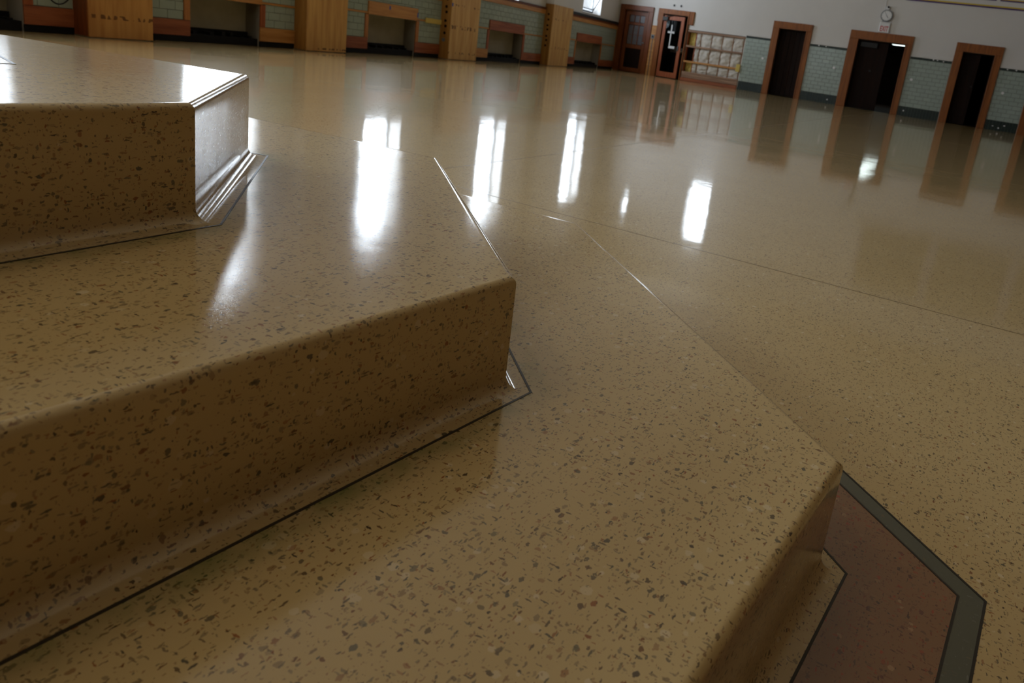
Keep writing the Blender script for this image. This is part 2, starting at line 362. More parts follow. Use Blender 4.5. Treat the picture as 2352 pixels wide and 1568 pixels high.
# ---------------------------------------------------------------- platform of three steps
plat = empty('stepped_platform', (CEN.x, CEN.y, 0), 0, 'large eight-sided cream terrazzo platform of three steps rising from the hall floor at left', 'platform')
plat_inv = Matrix.Translation((-CEN.x, -CEN.y, 0))
def profile(zt, zb, rb=.011, rc=.021):
    P = [(-.03, zt), (-rb - .004, zt)]
    for k in range(7):
        a = math.radians(90 - 15 * k); P.append((-rb + rb * math.cos(a), zt - rb + rb * math.sin(a)))
    z0 = zb + rc
    for k in range(1, 8): P.append((0, zt - rb + (z0 - zt + rb) * k / 8))
    for k in range(8):
        a = math.radians(180 + 90 / 7 * k); P.append((rc + rc * math.cos(a), z0 + rc * math.sin(a)))
    P.append((SO, zb)); return P
for lvl, (poly, up) in enumerate(((PC, PB), (PB, PA), (PA, None))):
    zb, zt = lvl * HS, (lvl + 1) * HS
    V = []; F = []; S = []; SM = []
    prof = profile(zt, zb)
    rings = [offset_poly(poly, o) for o, z in prof]; n = len(poly)
    for i in range(n):                                  # each side has its own vertices, so the mitres stay sharp
        j = (i + 1) % n; k = len(V)
        for (o, z), R in zip(prof, rings): V += [(R[i][0], R[i][1], z), (R[j][0], R[j][1], z)]; S += [0, 0]
        for r in range(len(prof) - 1): F.append((k + 2 * r, k + 2 * r + 2, k + 2 * r + 3, k + 2 * r + 1)); SM.append(True)
    loops = [rings[0]]
    if up: loops.append(offset_poly(up, SO + .045)[::-1])
    k = len(V)
    for lp in loops: V += [(p[0], p[1], zt) for p in lp]; S += [0.0] * len(lp)
    for t in tessellate_polygon([[Vector((p[0], p[1], 0)) for p in lp] for lp in loops]):
        t = tuple(t); a, b, c = (Vector(V[k + q]) for q in t)
        if (b - a).cross(c - a).z < 0: t = t[::-1]
        F.append(tuple(k + q for q in t)); SM.append(False)
    if up:
        k = len(V); I = offset_poly(up, SO); O = offset_poly(up, SO + .045)
        V += [(p[0], p[1], zt) for p in I] + [(p[0], p[1], zt) for p in O]; S += [1.0] * n + [0.0] * n
        for i in range(n): j = (i + 1) % n; F.append((k + i, k + n + i, k + n + j, k + j)); SM.append(False)
    V = [(v[0] - CEN.x, v[1] - CEN.y, v[2]) for v in V]
    me = bpy.data.meshes.new('step'); me.from_pydata(V, [], F); me.update()
    for p, s in zip(me.polygons, SM): p.use_smooth = s
    at = me.attributes.new('stain', 'FLOAT', 'POINT')
    for i, s in enumerate(S): at.data[i].value = s
    st = link('step', me, M['terrazzo_step'], plat)
    zs = strip_ring('zinc_strip', [Vector(p) - CEN for p in poly], SO, SW, zb, M['zinc'], st)
    if lvl == 2:   # inlaid line on the top of the highest step
        I = [Vector(p) - CEN for p in [(-1.331, .576), (-1.345, .0), (-1.75, -.3), (-2.1, .0), (-2.1, .5), (-1.75, .68)]]
        q = [Vector((p[0], p[1])) for p in I]; q.reverse(); q.reverse()
        ccw = sum(q[i - 1].x * q[i].y - q[i].x * q[i - 1].y for i in range(len(q)))
        if ccw < 0: q.reverse()
        strip_ring('inlay_strip', q, 0, .004, zt, M['zinc'], st)

# ---------------------------------------------------------------- left wall
A0 = Vector((-8.35, 3.0)); A1 = Vector((-10.35, 20.6)); ang = math.atan2(A1.y - A0.y, A1.x - A0.x); SL = (A1 - A0).length
def L_obj(o):
    o.location = (A0.x, A0.y, 0); o.rotation_euler = (0, 0, ang); return o
# bay: opening left, right, lintel z, window left, right, sill, left pilaster right edge (visible wall start), right pilaster left edge
BAYS = [(-7.2, -6.0, .6, -7.6, -5.6, 1.2, -7.9, -5.3), (-3.9, -2.8, .6, -4.35, -2.2, 1.2, -4.6, -2.0),  # two unseen bays behind the camera, windows widened to light the foreground
        (-.60, .77, .57, -.42, .62, 1.15, -1.3, 1.24), (2.59, 3.65, .57, 2.55, 3.60, 1.15, 1.94, 4.27), (5.85, 7.15, .65, 5.92, 6.92, 1.17, 5.09, 7.93),
        (9.77, 11.35, .68, 9.78, 10.98, 1.40, 8.94, 12.40), (14.56, 16.45, .72, 14.76, 16.12, 1.54, 13.60, 17.70)]
WTOP = 4.0
holes = []
for b in BAYS: holes += [(b[0], b[1], -1, b[2]), (b[3], b[4], b[5], WTOP)]
wl = holed_wall('wall_left', -10.2, SL + .02, 0, ZC, .32, holes, M['plaster']); L_obj(wl)
setp(wl, 'long window wall at left with green tile, plywood covers and radiator niches', None, None, 'structure')
# niches behind the openings
for b in BAYS[2:]:
    a0, a1, zt = b[0], b[1], b[2]; r = .24
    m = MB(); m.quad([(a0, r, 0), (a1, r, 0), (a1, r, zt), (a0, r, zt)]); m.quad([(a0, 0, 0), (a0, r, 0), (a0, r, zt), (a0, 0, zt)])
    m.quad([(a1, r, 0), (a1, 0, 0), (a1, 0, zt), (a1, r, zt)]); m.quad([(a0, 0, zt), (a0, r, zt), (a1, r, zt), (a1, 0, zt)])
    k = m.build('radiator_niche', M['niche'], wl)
    m = MB(); m.box(a0 + .005, a1 - .005, -.235, -.02, 0, .10); m.box(a0 + .005, a1 - .005, -.235, -.20, .10, .17)
    x = a0 + .1
    while x < a1 - .1: m.box(x, x + .05, -.19, -.05, .10, .10 + random.uniform(.015, .06)); x += random.uniform(.12, .25)
    m.build('niche_base', M['dull_black'], k)  # dark floor-level recess drawn as black boxes
    disc('pipe_stub', a0 + .06, -.22, b[2] * .72, .022, .03, M['dull_black'], k, 12)
# windows
for wi, b in enumerate(BAYS):
    a0, a1, z0, z1 = b[3], b[4], b[5], WTOP; d0, d1 = -.31, -.26
    w = empty('window_%d' % (wi + 1), kind='structure'); L_obj(w)
    f = MB(); t = .035
    f.box(a0, a0 + t, d0, d1, z0, z1); f.box(a1 - t, a1, d0, d1, z0, z1); f.box(a0 + t, a1 - t, d0, d1, z0, z0 + t); f.box(a0 + t, a1 - t, d0, d1, z1 - t, z1)
    for zz in (z0 + .13, z0 + .80, z0 + (z1 - z0) * .62): f.box(a0 + t, a1 - t, d0, d1, zz - .018, zz + .018)
    f.build('window_frame', M['grey_metal'], w)
    wbox('window_pane', a0 + t, a1 - t, -.288, -.284, z0 + t, z1 - t, M['glass'], w)
    wbox('window_sill', a0 - .02, a1 + .02, -.25, .015, z0 - .03, z0, M['white_paint'], w, .004)
    if b is BAYS[-1]:       # tilted hopper sash hanging into the reveal
        m = MB(); L = .62; W = a1 - a0 - .1
        m.box(0, W, -.012, .012, 0, .03); m.box(0, W, -.012, .012, L - .03, L); m.box(0, .03, -.012, .012, .03, L - .03); m.box(W - .03, W, -.012, .012, .03, L - .03)
        s = m.build('hopper_sash', M['black'], w); s.location = (a0 + .05, .25, z0 + .04); s.rotation_euler = (math.radians(28), 0, 0)
        g = wbox('sash_pane', .03, W - .03, -.003, .003, .03, L - .03, M['glass'], s)
    Ml = Matrix.Translation((A0.x, A0.y, 0)) @ Matrix.Rotation(ang, 4, 'Z')
    daylight(a1 - a0 + .06, z1 - z0 + .06, Ml @ Matrix.Translation(((a0 + a1) / 2, .36, (z0 + z1) / 2)) @ Matrix.Rotation(math.pi / 2, 4, 'X') @ Matrix.Rotation(LFLIP, 4, 'X'))
# white plaster pilasters above the plywood, and their plywood covers
PIL = [(-5.3, -4.6, 1.5), (-2.0, -1.3, 1.5), (1.24, 1.94, 1.5), (4.27, 5.09, 1.5), (7.93, 8.94, 1.5), (12.40, 13.60, 1.5)]
for i, (a0, a1, zt) in enumerate(PIL):
    wbox('pilaster', a0 + .02, a1 - .02, 0, .22, 0, ZC, M['plaster'], wl)
PLAB = ['plywood pilaster cover at far left with one row of dark knots near its base',
        'plain yellow plywood pilaster cover left of the niche under a blond plywood header',
        'pale plywood pilaster cover with reddish drip stains, holes drilled down its side',
        'plywood pilaster cover nearest the panelled wooden door, capped at ledge height']
for (a0, a1, zt), lab, mm in zip(PIL[2:], PLAB, ('ply1', 'ply2', 'ply3', 'ply4')):
    e = L_obj(empty('plywood_cover', label=lab, cat='cover', group='plywood pilaster covers'))
    wbox('front_panel', a0, a1, .222, .24, .01, zt, M[mm], e, .002)
    wbox('side_panel', a0, a0 + .018, .003, .2215, .01, zt, M['ply_side' if mm != 'ply1' else 'door_dark'], e, .002)
    wbox('side_panel', a1 - .018, a1, .003, .2215, .01, zt, M['ply_side'], e, .002)
    if mm in ('ply3', 'ply4'):
        for k, z in enumerate((.98, .88, .72, .62, .49, 1.12, 1.25)):
            disc('bolt_hole', 0, 0, 0, .028, .004, M['leaf_dark'], e, 10).data.transform(Matrix.Translation((a0 - .001, -.11 - .01 * (k % 2), z)) @ Matrix.Rotation(math.pi / 2, 4, 'Z'))
    if mm == 'ply3':
        x = disc('bolt_plate', 0, 0, 0, .035, .012, M['grey_metal'], e, 12); x.data.transform(Matrix.Translation((a0 - .004, -.10, .36)) @ Matrix.Rotation(math.pi / 2, 4, 'Z'))
        wbox('blue_tape', a0 - .02, a0 + .03, .24, .2415, 1.0, 1.06, M['blue_tape'], e)

# surrounds of the niches
NAMES = ['niche frame at the far left edge, left of the knotted plywood cover',
         'wooden frame of the low wide niche between the first and second plywood covers',
         'frame of the niche topped by a blond plywood header with blue tape',
         'frame of the niche between the drip-stained and the last plywood covers',
         'frame of the niche nearest the closed panelled door']
for bi, (b, lab) in enumerate(zip(BAYS[2:], NAMES)):
    a0, a1, lz, _, _, _, pl, pr = b
    e = L_obj(empty('niche_frame', label=lab, cat='frame', group='radiator niche frames'))
    vis_l = pl + .002; vis_r = pr - .002
    hb = 'trim_wood' if bi in (0, 1, 2) else 'red_wood'
    hz = {0: .12, 1: .12, 2: .20, 3: .20, 4: .22}[bi]
    wbox('header', a0 - .02, a1 + .02, .0, .03, lz - .01, lz + hz, M[hb], e, .003)
    wbox('stile', a0 - .08, a0, .0, .022, .262, lz - .012, M['stile_wood' if bi != 3 else 'red_stile'], e, .002)
    wbox('stile', a1, a1 + .085, .0, .022, .262, lz - .012, M['red_stile' if bi in (0, 1, 3) else 'stile_wood'], e, .002)
    wbox('base_board', vis_l, a0, .0, .022, .075, .26, M['red_wood' if bi not in (3,) else 'trim_wood'], e, .002)
    wbox('base_board', a1, vis_r, .0, .022, .075, .26, M['red_wood' if bi != 1 else 'trim_wood'], e, .002)
    rz = lz + .0
    wbox('rail', vis_l, a0 - .021, .0, .02, rz, rz + .028, M['trim_wood'], e, .002)
    wbox('rail', a1 + .021, vis_r, .0, .02, rz, rz + .028, M['trim_wood'], e, .002)
    if bi == 2:
        x = wbox('plank', a1 + .26, vis_r - .01, .0205, .036, lz - .02, lz + .07, M['foam'], e, .002); x['label'] = 'short yellow plank end'
        wbox('blue_tape', a0 + .50, a0 + .54, .0302, .0315, lz + .11, lz + .17, M['blue_tape'], e)
        wbox('blue_tape', a1 - .005, a1 + .03, .0302, .0315, lz + .05, lz + .13, M['blue_tape'], e)
    if bi == 4: wbox('end_stile', pr - .0, pr + .075, .0, .03, .02, 1.25, M['stile_wood'], e, .002)
    m = MB(); m.box(vis_l, a0, 0, .012, 0, .072); m.box(a1, vis_r, 0, .012, 0, .072); m.build('plinth_gap', M['dull_black'], e)['kind'] = 'stuff'  # shade of the gap under the boards, put in as black strips
# ledge of wood and slate over the tiles
for bi, b in enumerate(BAYS):
    pl, pr = b[6] + .002, b[7] - .002
    if bi == 6: pr = SL - .02
    t = L_obj(empty('trim_%d' % (bi + 1), kind='structure'))
    z0 = min(1.245, b[5] - .10)
    hgt = 1.0 if b[5] > 1.35 else .4
    wbox('ledge_board', pl, pr, 0, .03, z0, z0 + .10 * min(1, hgt * 1.0), M['trim_wood'], t, .003)
    if b[5] > 1.35:
        wbox('ledge_board', pl, pr, 0, .035, z0 + .102, z0 + .15, M['door_dark'], t, .003)
        wbox('slate_cap', pl, pr, 0, .05, z0 + .152, z0 + .225 if b[5] > 1.5 else b[5] - .005, M['slate'], t, .004)

# ---------------------------------------------------------------- tiles
TW, TH, G = .200, .104, .004
_full = {}
def tile_mesh(w, h, mat, key):
    k = (round(w, 4), round(h, 4), key)
    if k not in _full:
        d = .007; bv = .0015
        V = bxv(0, w, -d, 0, 0, h)[:]; V = [(0, 0, 0), (w, 0, 0), (w, 0, h), (0, 0, h), (bv, -d, bv), (w - bv, -d, bv), (w - bv, -d, h - bv), (bv, -d, h - bv)]
        me = bpy.data.meshes.new('tile'); me.from_pydata(V, [], [(4, 5, 6, 7), (0, 1, 5, 4), (1, 2, 6, 5), (2, 3, 7, 6), (3, 0, 4, 7)]); me.materials.append(mat); me.update(); _full[k] = me
    return _full[k]
def lay_tiles(regions, z00, parent, vis, cap, mat, tw=TW, th=TH, name='tile', brick=True):
    """regions: (a0,a1,z0,z1) rectangles; tiles visible and under the cap are parts, the rest one stuff part"""
    cells = []
    for (a0, a1, z0, z1) in regions:
        r = math.floor((z0 - z00) / th)
        while z00 + r * th < z1 - .001:
            off = (tw / 2 if (r % 2 and brick) else 0); c = math.floor((a0 - off) / tw)
            while off + c * tw < a1 - .001:
                x0, x1 = max(a0, off + c * tw + G / 2), min(a1, off + (c + 1) * tw - G / 2); y0, y1 = max(z0, z00 + r * th + G / 2), min(z1, z00 + (r + 1) * th - G / 2)
                if x1 - x0 > .012 and y1 - y0 > .012: cells.append((x0, x1, y0, y1))
                c += 1
            r += 1
    cells.sort(key=lambda c: (0 if vis(c) else 1, c[0] if parent is wl else -(c[1] - c[0]) * (c[3] - c[2])))
    rest = MB()
    for i, (x0, x1, y0, y1) in enumerate(cells):
        if i < cap and vis((x0, x1, y0, y1)):
            o = bpy.data.objects.new(name, tile_mesh(x1 - x0, y1 - y0, mat, name)); COL.objects.link(o); o.parent = parent; o.location = (x0, -.001, y0)
        else: rest.box(x0, x1, .001, .008, y0, y1)
    if rest.v: rest.build(name, mat, parent)['kind'] = 'stuff'
reg = []
for bi, b in enumerate(BAYS[2:]):
    a0, a1, lz, _, _, sill, pl, pr = b; zt = min(1.243, sill - .102)
    hz = {0: .12, 1: .12, 2: .20, 3: .20, 4: .22}[bi]; vl, vr = pl + .004, pr - .004
    zb = .195 if bi == 0 else .264
    zb = .264
    reg += [(vl, a0 - .082, zb, lz - .002), (a1 + .087, vr, zb, lz - .002), (vl, a0 - .022, lz + .030, lz + hz + .003), (a1 + .022, vr, lz + .030, lz + hz + .003), (vl, vr, lz + hz + .004, zt)]
def topz(a): return .40 + max(0, a) * .085 + (.12 if a > 5 else 0)
lay_tiles(reg, .16, wl, lambda c: c[0] > .7 and c[2] < min(1.24, .36 + c[0] * .088), 290, M['tile'])
for b in BAYS[2:]:
    wbox('grout_bed', b[6] + .003, b[1] * 0 + b[0] - .001, -.002, .0022, .08, min(1.243, b[5] - .102), M['grout'], wl)
    wbox('grout_bed', b[1] + .001, b[7] - .003, -.002, .0022, .08, min(1.243, b[5] - .102), M['grout'], wl)
    wbox('grout_bed', b[0] - .001, b[1] + .001, -.002, .0022, b[2] + .012, min(1.243, b[5] - .102), M['grout'], wl)
# cord drooping across the tiles at the far left
pts = []
for k in range(21):
    u = k / 20; a = .92 + .50 * u; pts.append((A0.x, A0.y, 0))
Ml = Matrix.Translation((A0.x, A0.y, 0)) @ Matrix.Rotation(ang, 4, 'Z')
pts = [Ml @ Vector((.88 + .34 * k / 20, -.045, .30 + .22 * (2 * k / 20 - 1.15) ** 2 * (1 if k < 14 else .8))) for k in range(21)]
c = tube('drooping_cord', pts, .007, M['black']); setp(c, 'thin dark cord drooping across the pale tiles at the upper left', 'cord')

# ---------------------------------------------------------------- back wall with the doors
DOORS = {1: (-10.15, -9.32, 1.90), 2: (-8.80, -7.98, 1.90), 3: (-5.17, -4.40, 1.88), 4: (-2.96, -1.74, 1.85), 5: (-.33, .41, 1.84), 6: (1.53, 2.3, 1.85)}
SH = (-7.945, -6.12, .04, 1.53)          # opened section of the wall
bholes = [(d[0], d[1], -1, d[2]) for d in DOORS.values()] + [SH] + [(-7.05, -6.35, 3.2, 4.8), (-9.35, -9.12, 4.0, 4.55)]
wb = holed_wall('wall_back', -12.5, XR, 0, ZC, .22, bholes, M['plaster']); wb.location = (0, YF, 0)
setp(wb, 'far pale wall with wooden doorways and a green tiled dado', None, None, 'structure')
def B_obj(o): o.location = (0, YF, 0); return o
spans = [(-6.10, -5.37), (-4.23, -3.21), (-1.56, -.53), (.59, 1.33), (2.52, 7.9)]
lay_tiles([(a, c, .252, 1.498) for a, c in spans], .252, wb, lambda c: c[0] < 1.4, 300, M['tile'])
lay_tiles([(a, c, .0, .248) for a, c in spans], 0, wb, lambda c: False, 0, M['green_tile'], .076, .2485, 'base_tile', False)
lay_tiles([(a, c, 1.502, 1.562) for a, c in spans], 1.502, wb, lambda c: c[0] < 1.4, 60, M['green_tile'], .155, .062, 'cap_tile', False)
for a, c in spans:
    wbox('grout_bed', a, c, -.002, .0022, 0, 1.562, M['grout'], wb)
    wbox('dado_moulding', a, c, 0, .02, 1.563, 1.60, M['plaster'], wb, .003)
# chipped patches on the dark tiles
m = MB()
for x, z in ((-3.47, .10), (-1.43, .12), (.76, .10), (.9, .06), (1.02, .14), (-.9, 1.535), (-.75, 1.52), (-1.0, 1.53), (.75, 1.53), (.95, 1.53), (1.15, 1.54), (-4.0, 1.53), (-3.8, 1.53)):
    m.box(x, x + .035, .0082, .0092, z, z + random.uniform(.02, .045))
m.build('chipped_patch', M['white_paint'], wb)['kind'] = 'stuff'
# small round plates by the doors
for x, z, lab in ((-5.50, .99, 'small round white plate on the tiles just left of the single dark door'), (-3.45, 1.0, 'small round white plate on the tiles just left of the double doorway'),
                  (-1.40, .97, 'small round white plate on the tiles just right of the double doorway'), (.80, .95, 'small round white plate on the tiles beside the rightmost full doorway')):
    o = B_obj(disc('wall_plate', x, .014, z, .035, .014, M['white_paint'], None, 16, .003)); setp(o, lab, 'plate', 'round plates on the green tiles')

def frame3(parent, o0, o1, i0, i1, zt, zi, mat, d=.045, shoulder=False):
    wo_ = .0
    wbox('jamb', o0, i0, -.05, d, 0, zi, mat, parent, .004); wbox('jamb', i1, o1, -.05, d, 0, zi, mat, parent, .004)
    wbox('door_head', o0 - (.0), o1 + (.0), -.05, d + .004, zi + .001, zt, mat, parent, .004)
    # inner bead
    m = MB(); b = .03
    m.box(i0 - b, i0 - .004, d, d + .012, 0, zi + .02); m.box(i1 + .004, i1 + b, d, d + .012, 0, zi + .02); m.build('bead', mat, parent)
    m = MB(); m.box(i0, i0 + .02, -.21, -.052, 0, zi); m.box(i1 - .02, i1, -.21, -.052, 0, zi); m.box(i0 + .021, i1 - .021, -.21, -.052, zi - .02, zi); m.build('jamb_lining', M['leaf_dark'], parent)
def door(n, lab):
    return B_obj(empty('door_%d' % n, kind='structure', label=lab))
# door 1 : closed panelled door with small panes
d = door(1, 'closed brown panelled door with small square panes, nearest the window wall')
frame3(d, -10.30, -9.15, -10.13, -9.32, 2.05, 1.90, M['door_dark'], .045)
m = MB(); X0, X1 = -10.11, -9.34
lf = MB()
lf.box(X0, X0 + .12, -.10, -.05, 0.01, 1.88); lf.box(X1 - .10, X1, -.10, -.05, .01, 1.88); lf.box(X0 + .12, X1 - .10, -.10, -.05, 1.76, 1.88)
lf.box(X0 + .12, X1 - .10, -.10, -.05, 1.46, 1.54); lf.box(X0 + .12, X1 - .10, -.10, -.05, .74, .86); lf.box(X0 + .12, X1 - .10, -.10, -.05, .01, .14)
leaf = lf.build('door_leaf', M['door_dark'], d)
wbox('lower_panel', X0 + .122, X1 - .102, -.085, -.065, .142, .738, M['leaf_dark'], leaf, .004)
gx0, gx1 = X0 + .122, X1 - .102; gw = (gx1 - gx0) / 3
for k in range(3):
    wbox('pane', gx0 + k * gw + .012, gx0 + (k + 1) * gw - .012, -.082, -.076, 1.55, 1.75, M['frost'], leaf, .001)
    for r in range(2): wbox('pane', gx0 + k * gw + .012, gx0 + (k + 1) * gw - .012, -.082, -.076, .87 + r * .295, .87 + r * .295 + .283, M['frost'], leaf, .001)
mm_ = MB()
for k in (1, 2): mm_.box(gx0 + k * gw - .011, gx0 + k * gw + .011, -.09, -.06, 1.541, 1.759); mm_.box(gx0 + k * gw - .011, gx0 + k * gw + .011, -.09, -.06, .861, 1.459)
mm_.box(gx0, gx1, -.0899, -.0601, 1.154, 1.164); mm_.build('glazing_bar', M['door_dark'], leaf)
disc('door_knob', X1 - .05, -.03, .95, .025, .04, M['grey_metal'], leaf, 14)
# cream strip, switch and conduit between doors 1 and 2
s = B_obj(wbox('plywood_strip', -9.145, -8.985, .001, .014, 0, 1.52, M['trim_wood'])); setp(s, 'narrow bare plywood strip between the panelled door and the glass door', 'board')
e = B_obj(empty('wall_switch', label='small black push button on a pale plate between the two leftmost doors', cat='switch'))
wbox('plate', -9.12, -9.01, .0145, .028, 1.12, 1.24, M['grey_metal'], e, .003); disc('button', -9.065, .034, 1.18, .032, .012, M['black'], e, 16)
o = tube('conduit', [(-9.06, YF - .022, z) for z in (0, .3, .7, 1.115)], .010, M['grey_metal']); setp(o, 'thin vertical conduit below the black push button', 'pipe')
# door 2 : glazed door standing ajar, white cross on the glass
d = door(2, 'glazed wooden door standing ajar, with a white cross on the glass')
frame3(d, -8.97, -7.95, -8.80, -7.98 - .01, 2.05, 1.90, M['door_wood'], .045)
wbox('shoulder', -7.949, -7.80, -.0, .044, 1.66, 2.05, M['door_wood'], d, .01)
wbox('shoulder', -8.985, -8.971, -.0, .044, 1.66, 2.05, M['door_wood'], d, .004)
lf = MB(); a, b_ = 0, .70; t = .04
lf.box(0, .10, 0, t, .02, 1.86); lf.box(.60, .70, 0, t, .02, 1.86); lf.box(.10, .60, 0, t, 1.74, 1.86); lf.box(.10, .60, 0, t, .02, .18)
leaf = lf.build('door_leaf', M['red_stile'], d); leaf.location = (-8.775, .03, 0); leaf.rotation_euler = (0, 0, math.radians(-4))
wbox('glass_panel', .10, .60, .016, .022, .18, 1.74, M['door_glass'], leaf)
cx_ = .30
m = MB(); m.box(cx_ - .017, cx_ + .017, .0225, .0245, .98, 1.60); m.box(cx_ - .11, cx_ + .11, .0225, .0245, 1.35, 1.405); m.build('cross_sign', M['white_paint'], leaf)['label'] = 'white cross on the glass'
m = MB(); m.box(cx_ - .02, cx_ + .19, .0225, .0245, .90, .975); m.build('notice_strip', M['white_paint'], leaf)['label'] = 'white rectangular sticker'
wbox('door_closer', -.02, .16, .045, .10, 1.70, 1.82, M['black'], leaf, .006)
tube('closer_arm', [(.1, -.09, 1.83), (.25, -.06, 1.86), (.42, .0, 1.87)], .012, M['black'], leaf)
wbox('push_bar', .61, .63, .041, .07, .85, 1.0, M['grey_metal'], leaf, .003)
# trash bin and yellow item beyond the glass door
e = empty('waste_bin', (-8.42, YF + .62, 0), 0, 'dark waste bin with a pale crumpled liner seen through the glass door', 'bin')
bm = cyl_bm(.20, .80, 20, .25); bmesh.ops.translate(bm, verts=bm.verts, vec=(0, 0, .40)); me = bpy.data.meshes.new('bin_body'); bm.to_mesh(me); bm.free(); link('bin_body', me, M['black'], e)
bm = bmesh.new(); bmesh.ops.create_icosphere(bm, subdivisions=3, radius=.24)
for v in bm.verts: v.co *= 1 + random.uniform(-.12, .12); v.co.z *= .55
bmesh.ops.translate(bm, verts=bm.verts, vec=(0, 0, .86)); me = bpy.data.meshes.new('bin_liner'); bm.to_mesh(me); bm.free(); link('bin_liner', me, M['insul'], e)
o = mk('yellow_board', [(v[0], v[1], v[2]) for v in bxv(-.07, .07, -.02, .02, 0, 1.5)], BF, M['yellowgreen']); bevel_obj_mesh(o.data, .006); o.location = (-8.02, YF + .40, 0)
setp(o, 'tall narrow yellow item standing in the gap beside the open glass door', 'board')
# two black holes above door 2
for x, lab in ((-8.51, 'left of two small black round holes above the glass door'), (-8.28, 'right of two small black round holes above the glass door')):
    e = B_obj(empty('wall_socket', label=lab, cat='socket', group='round holes above the glass door'))
    disc('socket_ring', x, .004, 2.175, .055, .008, M['plaster'], e, 20, .002); disc('socket_hole', x, .009, 2.175, .034, .003, M['black'], e, 20)
# door 3 : closed dark door
d = door(3, 'single doorway with orange-brown frame and a closed dark plank door')
frame3(d, -5.36, -4.24, -5.17, -4.40, 2.07, 1.88, M['door_wood'])
nb = 5; w_ = .73 / nb
for k in range(nb): wbox('door_plank', -5.148 + k * w_, -5.148 + (k + 1) * w_ - .004, -.20, -.165, .01, 1.855, M['leaf_dark'], d, .003)
# door 4 : double doorway, left leaf closed
d = door(4, 'wide doorway below the exit sign, left leaf shut and right side open to a dark corridor')
frame3(d, -3.20, -1.57, -2.96, -1.74, 2.07, 1.85, M['door_wood'])
lf = wbox('door_leaf', -2.938, -2.17, -.20, -.16, .01, 1.83, M['leaf_dark'], d, .004)
wbox('closer_box', -2.90, -2.45, -.155, -.10, 1.66, 1.80, M['black'], lf, .006); disc('door_pull', -2.52, -.15, 1.05, .03, .02, M['black'], lf, 14)
# door 5 : dark door ajar
d = door(5, 'rightmost complete doorway with orange-brown frame, dark leaf half open')
frame3(d, -.52, .58, -.33, .41, 2.06, 1.84, M['door_wood'])
lf = wbox('door_leaf', -.308, .10, -.20, -.16, .01, 1.82, M['leaf_dark'], d, .004); wbox('leaf_panel', -.25, .04, -.159, -.152, .2, 1.65, M['leaf_dark'], lf, .003)
disc('door_pull', .05, -.145, 1.0, .025, .02, M['black'], lf, 14)
# door 6 : cut by the picture edge
d = door(6, 'doorway cut off by the right edge, only its left wooden jamb showing')
frame3(d, 1.34, 2.5, 1.53, 2.3, 2.06, 1.85, M['door_wood'])
wbox('door_leaf', 1.552, 2.278, -.20, -.16, .01, 1.83, M['leaf_dark'], d, .004)
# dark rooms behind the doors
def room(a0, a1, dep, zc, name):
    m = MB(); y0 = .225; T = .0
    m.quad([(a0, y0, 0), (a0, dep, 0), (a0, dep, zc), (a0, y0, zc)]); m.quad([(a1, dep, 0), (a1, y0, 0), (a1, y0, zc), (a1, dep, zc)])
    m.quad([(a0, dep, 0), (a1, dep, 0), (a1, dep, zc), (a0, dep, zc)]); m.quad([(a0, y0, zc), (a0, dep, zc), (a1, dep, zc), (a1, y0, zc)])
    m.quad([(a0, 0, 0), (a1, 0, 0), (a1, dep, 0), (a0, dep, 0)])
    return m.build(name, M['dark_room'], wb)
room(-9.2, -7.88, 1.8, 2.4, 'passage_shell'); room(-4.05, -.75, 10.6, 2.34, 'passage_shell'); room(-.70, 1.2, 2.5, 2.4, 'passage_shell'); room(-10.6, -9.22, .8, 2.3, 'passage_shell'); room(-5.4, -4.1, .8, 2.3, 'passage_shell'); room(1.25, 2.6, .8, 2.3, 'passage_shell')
e = empty('ceiling_light', (-2.68, YF + 5.6, 2.30), 0, 'lit fluorescent ceiling light seen just under the head of the wide doorway', 'lamp')
wbox('lamp_housing', -.27, .27, -3.3, 3.3, .005, .035, M['white_paint'], e, .004)
for k in range(4): wbox('lamp_diffuser', -.25, .25, -3.25 + k * 1.63, -3.25 + k * 1.63 + 1.58, -.02, .004, M['lamp'], e, .004)
e['category'] = 'lamp'

# ---------------------------------------------------------------- opened wall section with battens and insulation
e = B_obj(empty('opened_wall', label='opened wall section with wooden battens over white insulation, right of the glass door', cat='wall frame'))
a0, a1, z0, z1 = SH
wbox('backing', a0, a1, -.20, -.17, z0, z1, M['dark_room'], e)
RZ = (1.485, 1.04, .585, .255)
for k, z in enumerate(RZ): wbox('cross_batten', a0 + .002, a1 - .002, -.02, .02, z - .026, z + .03, M['batten' if k != 2 else 'trim_wood'], e, .004)
wbox('bottom_board', a0 + .002, a1 - .002, -.03, .02, .10, .225, M['batten'], e, .004); wbox('bottom_plate', a0 + .002, a1 - .002, -.03, .04, .0, .095, M['red_wood'], e, .004)
SX = (a0 + .03, a0 + .30, a0 + .46, a0 + .80, a0 + 1.14, a0 + 1.47, a1 - .03)
for k, x in enumerate(SX):
    wbox('stud', x - .017, x + .017, -.14, -.022, .23, 1.455, M['batten_v' if k not in (0, 1) else 'red_stile'], e, .003)
zz = [.285, .555, .615, 1.01, 1.07, 1.455]
